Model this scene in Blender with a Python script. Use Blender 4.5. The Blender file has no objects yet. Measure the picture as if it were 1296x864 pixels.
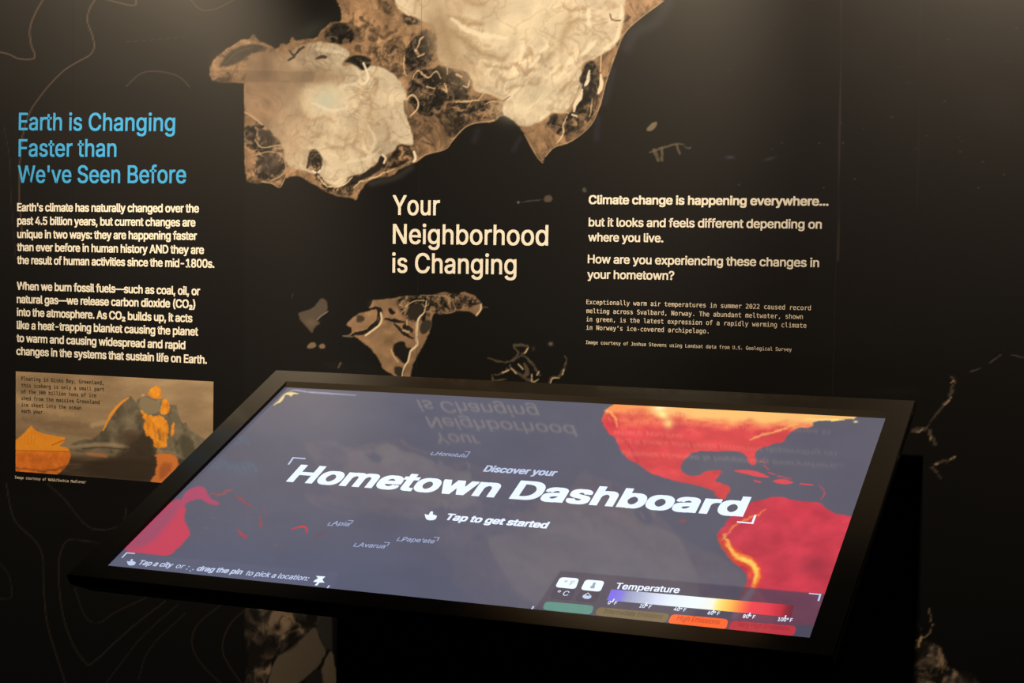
import bpy, bmesh, math, os
import numpy as np
from mathutils import Matrix, Vector
from mathutils.geometry import tessellate_polygon

# ------------------------------------------------------------------ camera
F = 2109.293                      # focal length in pixels of a 1296 px wide frame
RX = np.array([0.92556359, 0.37819211, 0.01740039])     # camera right
UP = np.array([-0.03518203, 0.04015851, 0.99857374])    # camera up
FW = np.array([-0.37695393, 0.92485568, -0.05047482])   # camera forward
CAM = np.array([0.0, -3.1162462, 1.45])
scn = bpy.context.scene
COL = scn.collection
cd = bpy.data.cameras.new('camera'); cam = bpy.data.objects.new('camera', cd); COL.objects.link(cam)
cd.sensor_width = 36.0; cd.lens = F / 1296 * 36.0; cd.clip_start = 0.05; cd.clip_end = 50
M4 = Matrix([[RX[i], UP[i], -FW[i], CAM[i]] for i in range(3)] + [[0, 0, 0, 1]])
cam.matrix_world = M4
scn.camera = cam

# ------------------------------------------------------------------ world, lights, exposure
w = bpy.data.worlds.new('world'); scn.world = w; w.use_nodes = True
w.node_tree.nodes['Background'].inputs[0].default_value = (1.0, 0.86, 0.7, 1)
w.node_tree.nodes['Background'].inputs[1].default_value = 0.004
WARM = (1.0, 0.77, 0.51)
def spot(name, loc, aim, power, half, blend, size=0.04):
    l = bpy.data.lights.new(name, 'SPOT'); l.energy = power; l.color = WARM
    l.spot_size = math.radians(half * 2); l.spot_blend = blend; l.shadow_soft_size = size
    o = bpy.data.objects.new(name, l); COL.objects.link(o); o.location = loc
    o.rotation_euler = (Vector(aim) - Vector(loc)).to_track_quat('-Z', 'Y').to_euler()
    return o
spot('spot_lamp', (-0.45, -2.0, 3.10), (-0.75, 0, 1.78), 210, 24.5, 0.45)
spot('spot_lamp', (-3.05, -2.0, 3.10), (-2.72, 0, 1.55), 350, 24.0, 0.45)
spot('spot_lamp', (-1.35, -2.0, 3.10), (-1.55, 0, 1.93), 200, 21.5, 0.5)
vs = scn.view_settings
vs.view_transform = 'Standard'; vs.look = 'None'; vs.exposure = 0.0; vs.gamma = 1.0
vs.use_curve_mapping = False

# ------------------------------------------------------------------ planes of the place
TILT = 0.4218921; CT, ST = math.cos(TILT), math.sin(TILT)
SCR = np.array([-1.70128621, -0.15984617, 1.17773279])      # upper left corner of the lit display
SW, SH = 1.21, 0.6598                                       # display size (m)
def ray(x, y): return (x - 648) / F * RX - (y - 432) / F * UP + FW
def wp(x, y):
    """photo point -> (X, Z) on the wall face Y = 0"""
    d = ray(x, y); p = CAM + d * (-CAM[1] / d[1]); return float(p[0]), float(p[2])
NRM = np.array([0, -ST, CT])
def sp(x, y):
    """photo point -> (u, v) metres on the display, v runs down the slope"""
    d = ray(x, y); p = CAM + d * (np.dot(SCR - CAM, NRM) / np.dot(d, NRM)) - SCR
    return float(p[0]), float(-(p[1] * CT + p[2] * ST))
def wall3(a, b, h=0.0): return (a, -h, b)                   # h = height of the print above the face
def scr3(a, b, h=0.0):                                      # b here is "up the slope" = -v
    return (SCR[0] + a, SCR[1] + b * CT - h * ST, SCR[2] + b * ST + h * CT)
def to_px(P):
    d = P - CAM; z = d @ FW
    return 648 + F * (d @ RX) / z, 432 - F * (d @ UP) / z

# ------------------------------------------------------------------ materials
def srgb(c):
    c = np.asarray(c, float) / 255.0
    return np.where(c <= .04045, c / 12.92, ((c + .055) / 1.055) ** 2.4)
LIGHT = np.array([1.0, .77, .51])
def alb(c, k=.82):
    """colour as it looks under the warm lamps -> reflectance"""
    return np.clip(srgb(c) / LIGHT * k, 0, .9)
def mat(name, col=(.5, .5, .5), rough=.5, metal=0., spec=.5, emit=None, es=0., attr=None, attr_emit=None, bump=None):
    m = bpy.data.materials.new(name); m.use_nodes = True
    nt = m.node_tree; b = nt.nodes['Principled BSDF']
    b.inputs['Base Color'].default_value = (*col, 1); b.inputs['Roughness'].default_value = rough
    b.inputs['Metallic'].default_value = metal; b.inputs['Specular IOR Level'].default_value = spec
    if emit is not None:
        b.inputs['Emission Color'].default_value = (*emit, 1); b.inputs['Emission Strength'].default_value = es
    if attr:
        a = nt.nodes.new('ShaderNodeAttribute'); a.attribute_name = attr
        # a little printed grain on top of the artwork
        tc = nt.nodes.new('ShaderNodeTexCoord'); n = nt.nodes.new('ShaderNodeTexNoise')
        n.inputs['Scale'].default_value = 420; n.inputs['Detail'].default_value = 2
        nt.links.new(tc.outputs['Object'], n.inputs['Vector'])
        r = nt.nodes.new('ShaderNodeMapRange'); r.inputs['To Min'].default_value = .86; r.inputs['To Max'].default_value = 1.14
        nt.links.new(n.outputs['Fac'], r.inputs['Value'])
        v = nt.nodes.new('ShaderNodeVectorMath'); v.operation = 'SCALE'
        nt.links.new(a.outputs['Color'], v.inputs[0]); nt.links.new(r.outputs['Result'], v.inputs['Scale'])
        nt.links.new(v.outputs['Vector'], b.inputs['Base Color'])
    if attr_emit:
        a = nt.nodes.new('ShaderNodeAttribute'); a.attribute_name = attr_emit
        nt.links.new(a.outputs['Color'], b.inputs['Emission Color']); b.inputs['Emission Strength'].default_value = es
    if bump:
        tc = nt.nodes.new('ShaderNodeTexCoord'); n = nt.nodes.new('ShaderNodeTexNoise')
        n.inputs['Scale'].default_value = bump[0]; nt.links.new(tc.outputs['Object'], n.inputs['Vector'])
        bp = nt.nodes.new('ShaderNodeBump'); bp.inputs['Strength'].default_value = bump[1]; bp.inputs['Distance'].default_value = .001
        nt.links.new(n.outputs['Fac'], bp.inputs['Height']); nt.links.new(bp.outputs['Normal'], b.inputs['Normal'])
    return m
WR, WS = .35, .74
M_PRINT = mat('wall_print', rough=WR, spec=WS, attr='print_colour')
M_PHOTO = mat('photo_print', rough=WR, spec=.3, attr='print_colour')
M_CREAM = mat('cream_lettering', alb((255, 224, 178), .95), WR, spec=.3)
M_CREAM2 = mat('small_cream_lettering', alb((240, 208, 160), .95), WR, spec=.3)
M_BLUE = mat('blue_lettering', alb((72, 160, 212), .9), WR, spec=.3)
M_DARKTXT = mat('dark_lettering', alb((44, 32, 24)), WR, spec=.3)
M_BACK = mat('wall_substrate', (.016, .013, .010), .5)
M_FLOOR = mat('dark_carpet', (.012, .011, .012), .95, spec=.1, bump=(300, .8))
M_CEIL = mat('black_ceiling', (.006, .006, .006), .95, spec=.1)
M_BEZEL = mat('black_bezel', (.016, .013, .009), .12, spec=.35)
M_LIP = mat('inner_lip_black', (.028, .023, .016), .7, spec=.1)
M_BODY = mat('black_powder_coat', (.006, .006, .006), .42, spec=.3, bump=(900, .2))
M_DISP = mat('display', (.004, .004, .005), .05, spec=.42, attr_emit='screen_colour', es=1.0)
def glow(name, c, k=1.0): return mat(name, (.004, .004, .004), .035, spec=.5, emit=tuple(srgb(c)), es=k)
M_WHITE = glow('lit_white', (225, 236, 255), 1.15)
M_WHITE2 = glow('lit_soft_white', (196, 208, 238), 1.0)
M_WHITE3 = glow('lit_grey_white', (160, 170, 205), 1.0)

# ------------------------------------------------------------------ object helpers
def link(name, me, m=None, parent=None, label=None):
    o = bpy.data.objects.new(name, me); COL.objects.link(o)
    if m: me.materials.append(m)
    if parent: o.parent = parent
    if label: o['label'] = label
    return o
def box_into(bm, x0, x1, y0, y1, z0, z1):
    v = [bm.verts.new(p) for p in [(x0,y0,z0),(x1,y0,z0),(x1,y1,z0),(x0,y1,z0),(x0,y0,z1),(x1,y0,z1),(x1,y1,z1),(x0,y1,z1)]]
    for f in [(0,3,2,1),(4,5,6,7),(0,1,5,4),(1,2,6,5),(2,3,7,6),(3,0,4,7)]: bm.faces.new([v[i] for i in f])
def bm_obj(name, bm, m, parent=None, label=None):
    me = bpy.data.meshes.new(name); bmesh.ops.recalc_face_normals(bm, faces=bm.faces); bm.to_mesh(me); bm.free()
    return link(name, me, m, parent, label)
FONT_DIR = bpy.utils.system_resource('DATAFILES', path='fonts') or ''
def font(n):
    p = os.path.join(FONT_DIR, n)
    try: return bpy.data.fonts.load(p, check_existing=True)
    except Exception: return None
SANS = font('Inter.woff2'); MONO = font('DejaVuSansMono.woff2')
def glyphs(s, fnt, weight, res, spacing):
    """flat triangulated outlines of a line of lettering, size 1; overlapping strokes of a letter are filled one by one"""
    c = bpy.data.curves.new('t', 'FONT'); c.body = s; c.size = 1.0; c.resolution_u = res
    if fnt: c.font = fnt
    c.space_character = spacing
    o = bpy.data.objects.new('t', c); COL.objects.link(o)
    dg = bpy.context.evaluated_depsgraph_get(); dg.update()
    cu = o.to_curve(dg)
    loops = []
    for sp_ in cu.splines:
        pts = []
        if sp_.type == 'BEZIER':
            B = sp_.bezier_points; n = len(B)
            for i in range(n):
                p0, h0, h1, p1 = B[i].co, B[i].handle_right, B[(i + 1) % n].handle_left, B[(i + 1) % n].co
                d = p1 - p0; L = d.length
                straight = L < 1e-6 or (abs((h0 - p0).cross(d).z) + abs((h1 - p0).cross(d).z)) / L < 1e-3
                m = 1 if straight else res + 1
                for k in range(m):
                    t = k / m; u = 1 - t; q = p0 * u**3 + h0 * (3*u*u*t) + h1 * (3*u*t*t) + p1 * t**3; pts.append((q.x, q.y))
        else: pts = [(q.co.x, q.co.y) for q in sp_.points]
        cl = [p for i, p in enumerate(pts) if abs(p[0] - pts[i-1][0]) + abs(p[1] - pts[i-1][1]) > 1e-5]
        if len(cl) > 2:
            A = sum(cl[i-1][0] * cl[i][1] - cl[i][0] * cl[i-1][1] for i in range(len(cl))) / 2; loops.append((cl, A))
    o.to_curve_clear(); bpy.data.objects.remove(o); bpy.data.curves.remove(c)
    big = max(loops, key=lambda l: abs(l[1]))[1]
    outer = [[l, abs(A), [], (min(p[0] for p in l), max(p[0] for p in l), min(p[1] for p in l), max(p[1] for p in l))] for l, A in loops if A * big > 0]
    def inside(p, poly):
        r = False
        for i in range(len(poly)):
            a, b = poly[i - 1], poly[i]
            if (a[1] > p[1]) != (b[1] > p[1]) and p[0] < (b[0] - a[0]) * (p[1] - a[1]) / (b[1] - a[1]) + a[0]: r = not r
        return r
    for l, A in loops:
        if A * big > 0: continue
        mx = sum(p[0] for p in l) / len(l)
        best = None
        for q in outer:
            if q[3][0] <= mx <= q[3][1] and q[1] > abs(A) and sum(inside(p, q[0]) for p in l) > .7 * len(l) and (best is None or q[1] < best[1]): best = q
        if best: best[2].append(l)
    V, F_ = [], []
    for l, A, holes, _ in outer:
        k = len(V); rings = [l] + holes; flat = [p for r in rings for p in r]; V += flat
        for t in tessellate_polygon([[Vector((p[0], p[1], 0)) for p in r] for r in rings]): F_.append(tuple(i + k for i in t))
    V = np.array(V, float)
    out = []
    for t in F_:
        a, b, c_ = V[t[0]], V[t[1]], V[t[2]]
        cr = (b[0]-a[0])*(c_[1]-a[1]) - (b[1]-a[1])*(c_[0]-a[0])
        if abs(cr) > 1e-9: out.append(t if cr > 0 else (t[0], t[2], t[1]))
    return V, out
CAPH = {}
def cap_height(fnt):
    if fnt not in CAPH:
        V, _ = glyphs('H', fnt, 0, 2, 1); CAPH[fnt] = V[:, 1].max()
    return CAPH[fnt]
def lettering(name, lines, plane, m, parent, h, fnt=None, weight=0.0, res=3, spacing=1.0, label=None):
    """lines: (text, start px, end px, cap height in m). Baselines start and end where the photo shows them."""
    P2 = wp if plane == 'wall' else (lambda x, y: (sp(x, y)[0], -sp(x, y)[1]))
    P3 = wall3 if plane == 'wall' else scr3
    verts, faces = [], []
    for s, a, b, cap in lines:
        A = np.array(P2(*a)); B = np.array(P2(*b)); d = B - A; L = np.hypot(*d); d /= L
        V, Fc = glyphs(s, fnt or SANS, 0.0, res, spacing)
        x0, x1 = V[:, 0].min(), V[:, 0].max(); sx = L / (x1 - x0); sy = cap / cap_height(fnt or SANS)
        e = weight * sy * .9                                  # stroke weight grown by a few offset outlines
        offs = [(0, 0)] if e < 1e-5 else [(-e, -e * .7), (e, -e * .7), (e, e * .7), (-e, e * .7)] + ([(0, 0), (-e, 0), (e, 0)] if cap > .02 else [])
        for j, (ox, oy) in enumerate(offs):
            X = (V[:, 0] - x0) * sx * (1 - 2 * e / L) + e + ox; Y = V[:, 1] * sy + oy; k = len(verts)
            q0 = A[0] + d[0] * X - d[1] * Y; q1 = A[1] + d[1] * X + d[0] * Y
            verts += [P3(a_, b_, h + j * 4e-6) for a_, b_ in zip(q0.tolist(), q1.tolist())]
            faces += [tuple(i + k for i in f) for f in Fc]
    me = bpy.data.meshes.new(name); me.from_pydata(verts, [], faces); me.update()
    return link(name, me, m, parent, label)
def rounded(pts, r, n=4):
    """pts in metres, corners rounded by r"""
    out = []; N = len(pts)
    for i in range(N):
        p = np.array(pts[i]); a = np.array(pts[i - 1]); b = np.array(pts[(i + 1) % N])
        da = a - p; db = b - p; la = np.hypot(*da); lb = np.hypot(*db)
        q0 = p + da / la * min(r, la * .45); q1 = p + db / lb * min(r, lb * .45)
        for k in range(n + 1):
            t = k / n; out.append((1 - t) ** 2 * q0 + 2 * t * (1 - t) * p + t * t * q1)
    return out
def flat_shapes(name, polys, m, parent, h, thick=0.0, label=None):
    """polys: outlines in display metres (u, up-slope) -> one thin flat mesh"""
    bm = bmesh.new()
    for pl in polys:
        vs_ = [bm.verts.new(scr3(p[0], p[1], h)) for p in pl]
        f = bm.faces.new(vs_); bmesh.ops.triangulate(bm, faces=[f])
    for f in bm.faces:
        f.normal_update()
        if f.normal.z < 0: f.normal_flip()
    me = bpy.data.meshes.new(name); bm.to_mesh(me); bm.free()
    return link(name, me, m, parent, label)
def spx(x, y): u, v = sp(x, y); return (u, -v)
def thick_line(pts, wd):
    """open polyline (display metres) -> quads of width wd"""
    out = []
    for a, b in zip(pts[:-1], pts[1:]):
        a = np.array(a); b = np.array(b); d = b - a; d /= np.hypot(*d); n = np.array([-d[1], d[0]]) * wd / 2
        e = d * wd / 2
        out.append([a - n - e, b - n + e, b + n + e, a + n - e])
    return out

# ------------------------------------------------------------------ painter (flat printed artwork, sampled on fine meshes)
def hsh(ix, iy, seed):
    n = (ix * 374761393 + iy * 668265263 + seed * 974634777) & 0xFFFFFFFF
    n = ((n ^ (n >> 13)) * 1274126177) & 0xFFFFFFFF
    return ((n ^ (n >> 16)) & 0xFFFF) / 65535.0
def vnoise(x, y, seed=0):
    ix = np.floor(x).astype(np.int64); iy = np.floor(y).astype(np.int64); fx = x - ix; fy = y - iy
    fx = fx * fx * (3 - 2 * fx); fy = fy * fy * (3 - 2 * fy)
    a = hsh(ix, iy, seed); b = hsh(ix + 1, iy, seed); c = hsh(ix, iy + 1, seed); d = hsh(ix + 1, iy + 1, seed)
    return (a * (1 - fx) + b * fx) * (1 - fy) + (c * (1 - fx) + d * fx) * fy
def fbm(x, y, s, seed=0, o=4):
    t = 0; a = .5; f = 1 / s; n = 0
    for i in range(o):
        t = t + a * vnoise(x * f + 17.3 * i, y * f - 9.1 * i, seed + i); n += a; a *= .5; f *= 2.03
    return t / n
def smooth_line(pts, n=4):
    P = np.array(pts, float)
    if len(P) < 3: return P
    Q = np.vstack([2 * P[0] - P[1], P, 2 * P[-1] - P[-2]]); out = []
    for i in range(1, len(Q) - 2):
        for t in np.arange(n) / n:
            out.append(.5 * (2 * Q[i] + (Q[i+1] - Q[i-1]) * t + (2*Q[i-1] - 5*Q[i] + 4*Q[i+1] - Q[i+2]) * t*t + (3*Q[i] - Q[i-1] - 3*Q[i+1] + Q[i+2]) * t**3))
    return np.array(out + [P[-1]])
def chaikin(pts):
    P = np.array(pts, float); Q = np.roll(P, -1, 0)
    return np.stack([P * .78 + Q * .22, P * .22 + Q * .78], 1).reshape(-1, 2)
def wfbm(x, y, s, seed=0, o=4, w=.8):
    a = fbm(x, y, s * 1.7, seed + 31, 3) - .5; b = fbm(x, y, s * 1.7, seed + 41, 3) - .5
    return fbm(x + a * s * 4 * w, y + b * s * 4 * w, s, seed, o)
class Painter:
    def __init__(s, x, y, base):
        s.x, s.y = x, y; s.c = np.empty((len(x), 3)); s.c[:] = base
    def near(s, pts, pad):
        P = np.array(pts, float); (x0, y0), (x1, y1) = P.min(0) - pad, P.max(0) + pad
        return P, np.nonzero((s.x > x0) & (s.x < x1) & (s.y > y0) & (s.y < y1))[0]
    def segd(s, X, Y, a, b):
        dx, dy = b - a; L = dx * dx + dy * dy + 1e-9
        t = np.clip(((X - a[0]) * dx + (Y - a[1]) * dy) / L, 0, 1)
        return np.hypot(X - a[0] - t * dx, Y - a[1] - t * dy)
    def mask(s, pts, soft=1.2, rough=0., rs=6., seed=1):
        if rough: pts = chaikin(pts)
        P, I = s.near(pts, soft * 2 + rough * 3 + 1)
        X, Y = s.x[I], s.y[I]
        if rough:
            X = X + (vnoise(X * .55, Y * .55, seed + 5) - .5) * 1.6 * min(rough, 1.2)
            X = X + (fbm(X, Y, rs, seed) - .5) * 4 * rough; Y = Y + (fbm(X, Y, rs, seed + 50) - .5) * 4 * rough
        d = np.full(len(I), 1e9); ins = np.zeros(len(I), bool)
        for a, b in zip(P, np.roll(P, -1, 0)):
            d = np.minimum(d, s.segd(X, Y, a, b))
            cr = ((a[1] > Y) != (b[1] > Y))
            if a[1] != b[1]: ins ^= cr & (X < (b[0] - a[0]) * (Y - a[1]) / (b[1] - a[1]) + a[0])
        sd = np.where(ins, d, -d)
        k = np.clip(sd / soft * .5 + .5, 0, 1); return I, k * k * (3 - 2 * k)
    def put(s, I, k, col):
        k = np.asarray(k)[:, None]; s.c[I] = s.c[I] * (1 - k) + np.asarray(col) * k
    def poly(s, pts, col, soft=1.2, rough=0., rs=6., seed=1, a=1.):
        I, k = s.mask(pts, soft, rough, rs, seed); s.put(I, k * a, col); return I, k
    def stroke(s, pts, wd, col, a=1., soft=1.0, rough=0., rs=5., seed=3):
        pts = smooth_line(pts)
        P, I = s.near(pts, wd + soft + 1 + rough * 2); X, Y = s.x[I], s.y[I]; X0, Y0 = X, Y
        if rough:
            X = X + (fbm(X, Y, rs, seed) - .5) * 4 * rough; Y = Y + (fbm(X, Y, rs, seed + 50) - .5) * 4 * rough
        d = np.full(len(I), 1e9)
        N = len(P) - 1
        for i, (p, q) in enumerate(zip(P[:-1], P[1:])):
            e = min(1., .45 + 1.6 * min(i + .5, N - i - .5) / N) if rough else 1.
            d = np.minimum(d, s.segd(X, Y, p, q) + wd / 2 * (1 - e))
        k = np.clip((wd / 2 + soft / 2 - d) / soft, 0, 1); k = k * k * (3 - 2 * k)
        if rough: k = k * np.clip(.45 + 1.15 * fbm(X0, Y0, 5 + wd, seed + 90, 3), 0, 1)
        s.put(I, k * a, col)
    def blob(s, cx, cy, rx, ry, col, a=1., ang=0.):
        c_, s_ = math.cos(ang), math.sin(ang); r = max(rx, ry) * 2.2
        _, I = s.near([(cx - r, cy - r), (cx + r, cy + r)], 0); X, Y = s.x[I] - cx, s.y[I] - cy
        u = (X * c_ + Y * s_) / rx; v = (-X * s_ + Y * c_) / ry
        s.put(I, np.exp(-(u * u + v * v)) * a, col)
def grid_mesh(name, A, B, P3, thick=None):
    """regular mesh of (A x B) points on a plane; A rises to the right, B rises upward"""
    na, nb = len(A), len(B)
    U, V = np.meshgrid(A, B); U = U.ravel(); V = V.ravel()
    z = P3(U, V)
    co = np.stack([np.broadcast_to(q, U.shape) for q in z], 1)
    i = (np.arange(nb - 1)[:, None] * na + np.arange(na - 1)[None, :]).ravel()
    q = np.stack([i, i + 1, i + na + 1, i + na], 1)
    if thick is not None:                                   # turned-back edge so the sheet has a real thickness
        rim = np.concatenate([np.arange(na), np.arange(1, nb) * na + na - 1, (nb - 1) * na + np.arange(na - 2, -1, -1), np.arange(nb - 2, 0, -1) * na])
        n0 = len(co); co = np.concatenate([co, co[rim] + np.array(thick)]); k = np.arange(len(rim)); k2 = (k + 1) % len(rim)
        q = np.concatenate([q, np.stack([rim[k], n0 + k, n0 + k2, rim[k2]], 1)])
    me = bpy.data.meshes.new(name)
    me.vertices.add(len(co)); me.vertices.foreach_set('co', co.astype(np.float32).ravel())
    me.loops.add(q.size); me.loops.foreach_set('vertex_index', q.astype(np.int32).ravel())
    me.polygons.add(len(q)); me.polygons.foreach_set('loop_start', (np.arange(len(q)) * 4).astype(np.int32))
    me.update(calc_edges=True); me.shade_flat()
    return me, co
def paint_mesh(me, attr, rgb):
    a = me.color_attributes.new(attr, 'FLOAT_COLOR', 'POINT')
    c = np.ones((len(me.vertices), 4), np.float32); c[:, :3] = rgb
    a.data.foreach_set('color', c.ravel())

# ------------------------------------------------------------------ the wall artwork
BG = (15, 13, 11)
TAN = (158, 116, 76); DARK = (38, 28, 20); ICE = (226, 194, 148); CRM = (252, 220, 168); BRN = (112, 84, 56)
COAST = [(264,92),(268,78),(282,65),(298,55),(306,50),(315,50),(320,42),(328,52),(340,57),(350,62),(356,55),(366,57),(370,44),(374,52),
 (382,50),(400,48),(407,38),(410,35),(420,27),(433,28),(432,15),(425,0),(418,-25),(432,-70),(410,-120),(440,-200),(520,-290),(700,-330),(850,-280),
 (905,-170),(880,-80),(858,-25),(840,1),(825,12),(808,25),(799,32),(790,43),(783,57),(778,72),(771.5,87.5),(767,104),(763,120),(760.4,131),
 (753,147),(747.6,158.5),(736,168),(724,178),(713.7,184),(701.7,186),(691,197),(687.4,206.6),(679,197),(670,183),(664,170),(656.5,159),
 (649,150),(641,146.5),(634,146),(625,154),(606,155.5),(594,158.6),(583.6,165.5),(571.5,179.4),(562.8,189),(538.5,196),(526.4,205.5),
 (507,212.4),(497,223),(478,225.4),(464,230),(455,243),(450,254),(445,250),(431,250),(414,243),(396,233),(384,225),(371,222),(360,227),
 (354,236.6),(343.6,232),(331.6,230.6),(327,233.6),(309,229),(308.6,105),(270,104.7)]
ICE1 = [(310,68),(345,66),(362,70),(372,62),(385,55),(400,52),(425,56),(438,62),(443,68),(440,75),(432,80),(436,84),(450,82),(458,88),(470,82),
 (490,88),(505,100),(513,115),(514,130),(511,141),(519,158),(523,175),(524,185),(512,183),(505,182),(500,190),(490,196),(478,204),(470,213),
 (455,222),(442,222),(436,232),(428,236),(418,234),(404,222),(385,216),(365,212),(360,200),(358,185),(352,175),(335,160),(315,145),(309,140)]
ICE2 = [(498,-60),(498,0),(505,12),(515,20),(525,20),(535,28),(548,30),(553,40),(553,60),(554,75),(565,85),(580,86),(592,92),(597,100),
 (600,115),(610,118),(630,122),(637,128),(636,143),(645,150),(656,159),(667,160),(678,156),(690,150),(700,142),(715,142),(722,135),
 (730,120),(735,105),(736,90),(738,80),(745,77),(752,75),(762,68),(775,62),(783,52),(785,40),(784,25),(790,20),(791,0),(800,-70),(770,-190),
 (680,-250),(560,-230),(505,-150)]
def wall_art(x, y):
    p = Painter(x, y, BG)
    # sea tint to the right and shallow water by the coasts
    k = np.clip((x - 760) / 300, 0, 1) * np.clip((420 - y) / 300, 0, 1); p.put(np.arange(len(x)), k * .5, (28, 22, 26))
    cl = np.clip((fbm(x, y, 130, 71, 3) - .45) * 4, 0, 1) * np.clip((x - 880) / 200, 0, 1) * np.clip((330 - y) / 200, 0, 1)
    p.put(np.arange(len(x)), cl * .35, (50, 40, 38))
    for q, wd, c, a in [([(846,2),(830,28),(805,40),(794,60)], 14, (52,50,50), .6), ([(757,150),(755,175)], 8, (44,44,56), .5),
                        ([(658,175),(650,190)], 6, (46,44,50), .5), ([(605,165),(600,178)], 8, (46,42,46), .5), ([(776,90),(766,130)], 8, (46,44,52), .5),
                        ([(520,212),(500,225),(470,232)], 8, (66,58,48), .6)]:
        p.stroke(q, wd, c, a, soft=wd)
    p.blob(395, 38, 28, 12, (60, 62, 48), .6, -.5); p.blob(275, 80, 10, 16, (56, 52, 38), .5)
    # the coast: land first
    I, k = p.mask(COAST, 1.3, .7, 9, 11); n = wfbm(x[I], y[I], 22, 5, 5); n2 = wfbm(x[I], y[I], 6, 9, 4); n3 = np.clip((wfbm(x[I], y[I], 13, 77, 4) - .56) * 5, 0, 1)[:, None]
    c = np.array(TAN) * (.62 + .7 * n[:, None]) * (.74 + .5 * n2[:, None]); c = c * (1 - n3 * .45); p.put(I, k, c)
    # hilly dark ground
    def rugged(pts, base=DARK, seed=4, rough=2.2, bright=.55, s=9, a=1.):
        I, k = p.mask(pts, 2.0, rough, 9, seed); X, Y = x[I], y[I]
        r = 1 - np.abs(wfbm(X, Y, s, seed + 7, 4) - .5) * 2; r = np.clip((r - .84) / .12, 0, 1) * np.clip(fbm(X, Y, s * 1.2, seed + 60, 3) * 4 - 1.3, 0, 1)
        n = wfbm(X, Y, s * .8, seed + 20, 4)[:, None]; n = np.clip((n - .5) * 3.2 + .45, 0, 1)
        c = np.array(base) * (.3 + 1.0 * n) + np.array((150, 104, 64)) * np.clip(n - .72, 0, 1) * .9; c = c * (1 - r[:, None] * bright) + np.array((206, 158, 106)) * r[:, None] * bright
        p.put(I, k * a, c)
    rugged([(470,60),(505,45),(515,55),(520,90),(510,100),(495,95),(480,80)], BRN, 5, bright=.3, a=.6)
    rugged([(455,30),(475,30),(480,60),(475,68),(455,70),(445,60)], BRN, 6, bright=.25, a=.55)
    rugged([(480,5),(492,2),(495,18),(485,16)], BRN, 7, bright=.2, a=.6)
    rugged([(510,18),(525,20),(535,30),(520,32),(512,28)], DARK, 8, a=.8)
    rugged([(512,60),(522,50),(530,72),(527,90),(515,92)], DARK, 9)
    rugged([(524,44),(535,38),(550,41),(553,50),(552,68),(545,78),(531,88),(519,84),(514,70),(521,60)], (42,34,26), 12, bright=.25)
    rugged([(519,100),(530,88),(545,90),(560,80),(575,88),(592,90),(597,104),(596,116),(602,126),(585,128),(562,126),(560,140),(545,146),(528,142),(516,132),(514,118)], (46,36,26), 14, rough=2.6, bright=.5)
    rugged([(562,130),(600,127),(635,127),(635,142),(622,152),(604,154),(590,156),(578,162),(570,150)], (86,64,43), 16, bright=.4)
    rugged([(548,140),(572,140),(590,158),(572,176),(560,160)], (92,70,46), 18, bright=.3, a=.8)
    rugged([(412,54),(410,38),(425,28),(440,30),(448,40),(447,52),(436,56)], (46,38,27), 20, rough=.6, bright=.1)
    rugged([(310,158),(330,160),(342,160),(352,170),(360,180),(361,198),(364,214),(355,222),(338,228),(326,224),(322,206),(322,190),(309,180)], (88,68,48), 22, bright=.45)
    # dark sea channel above the western cap
    p.poly([(276,85),(290,66),(305,58),(325,55),(340,62),(325,68),(312,72),(298,82),(285,84)], (48,40,29), 2, .8, a=.85)
    p.stroke([(285,80),(300,66),(320,60)], 2, (84,70,50), .6, 2)
    # western ice cap
    I, k = p.mask(ICE1, 1.6, .7, 8, 31); X, Y = x[I], y[I]
    n = wfbm(X, Y, 26, 33, 5)[:, None]; n2 = wfbm(X * 1.3, Y, 8, 37, 4)[:, None]
    c = np.array(ICE) * (.78 + .36 * n) * (.88 + .24 * n2); rg = 1 - np.abs(wfbm(X, Y, 20, 39, 4) - .5) * 2; c = c * (1 - .2 * np.clip((rg - .8) / .2, 0, 1)[:, None] ** 2 * (.8, 1, 1.2))
    g = np.clip((425 - X) / 88, 0, 1)[:, None] ** 1.05; g = g * np.clip((235 - Y) / 90, .25, 1)[:, None]
    c = c * (1 - g * .93) + np.array((136, 101, 69)) * (.75 + .5 * n) * g * .93; p.put(I, k, c)
    I, k = p.mask([(300,85),(440,85),(430,108),(390,112),(300,112)], 4); p.put(I, k * .28, (140, 106, 72))
    p.poly([(383,112),(398,104),(440,100),(434,125),(425,140),(412,149),(395,148),(382,136)], (238, 206, 154), 7, 1, a=.5); p.blob(412, 127, 15, 12, (186, 182, 150), .8); p.blob(425, 118, 26, 22, (240, 212, 165), .35)
    p.blob(365, 180, 22, 26, (186, 146, 104), .5); p.blob(470, 150, 14, 30, (196, 160, 114), .45); p.blob(400, 98, 36, 8, (150, 116, 80), .5); p.blob(450, 172, 26, 12, (206, 168, 120), .4); p.blob(440, 195, 22, 26, (240, 208, 158), .45); p.blob(500, 130, 14, 26, (238, 206, 158), .4)
    for q in [[(387,88),(392,97),(402,101),(425,96)], [(372,100),(368,112),(375,120)], [(430,88),(433,100),(428,108)], [(380,145),(395,152),(410,148),(425,155)],
              [(388,160),(400,170),(415,168)], [(440,150),(452,140),(458,130)], [(460,120),(470,130),(466,148)], [(425,172),(436,178),(442,168)],
              [(455,170),(448,186),(462,196)], [(485,150),(492,165),(486,182)], [(412,182),(430,188),(452,180)], [(470,95),(478,108),(474,120)]]:
        p.stroke(q, 4, (168, 128, 88), .6, 7, 1.4)
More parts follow.
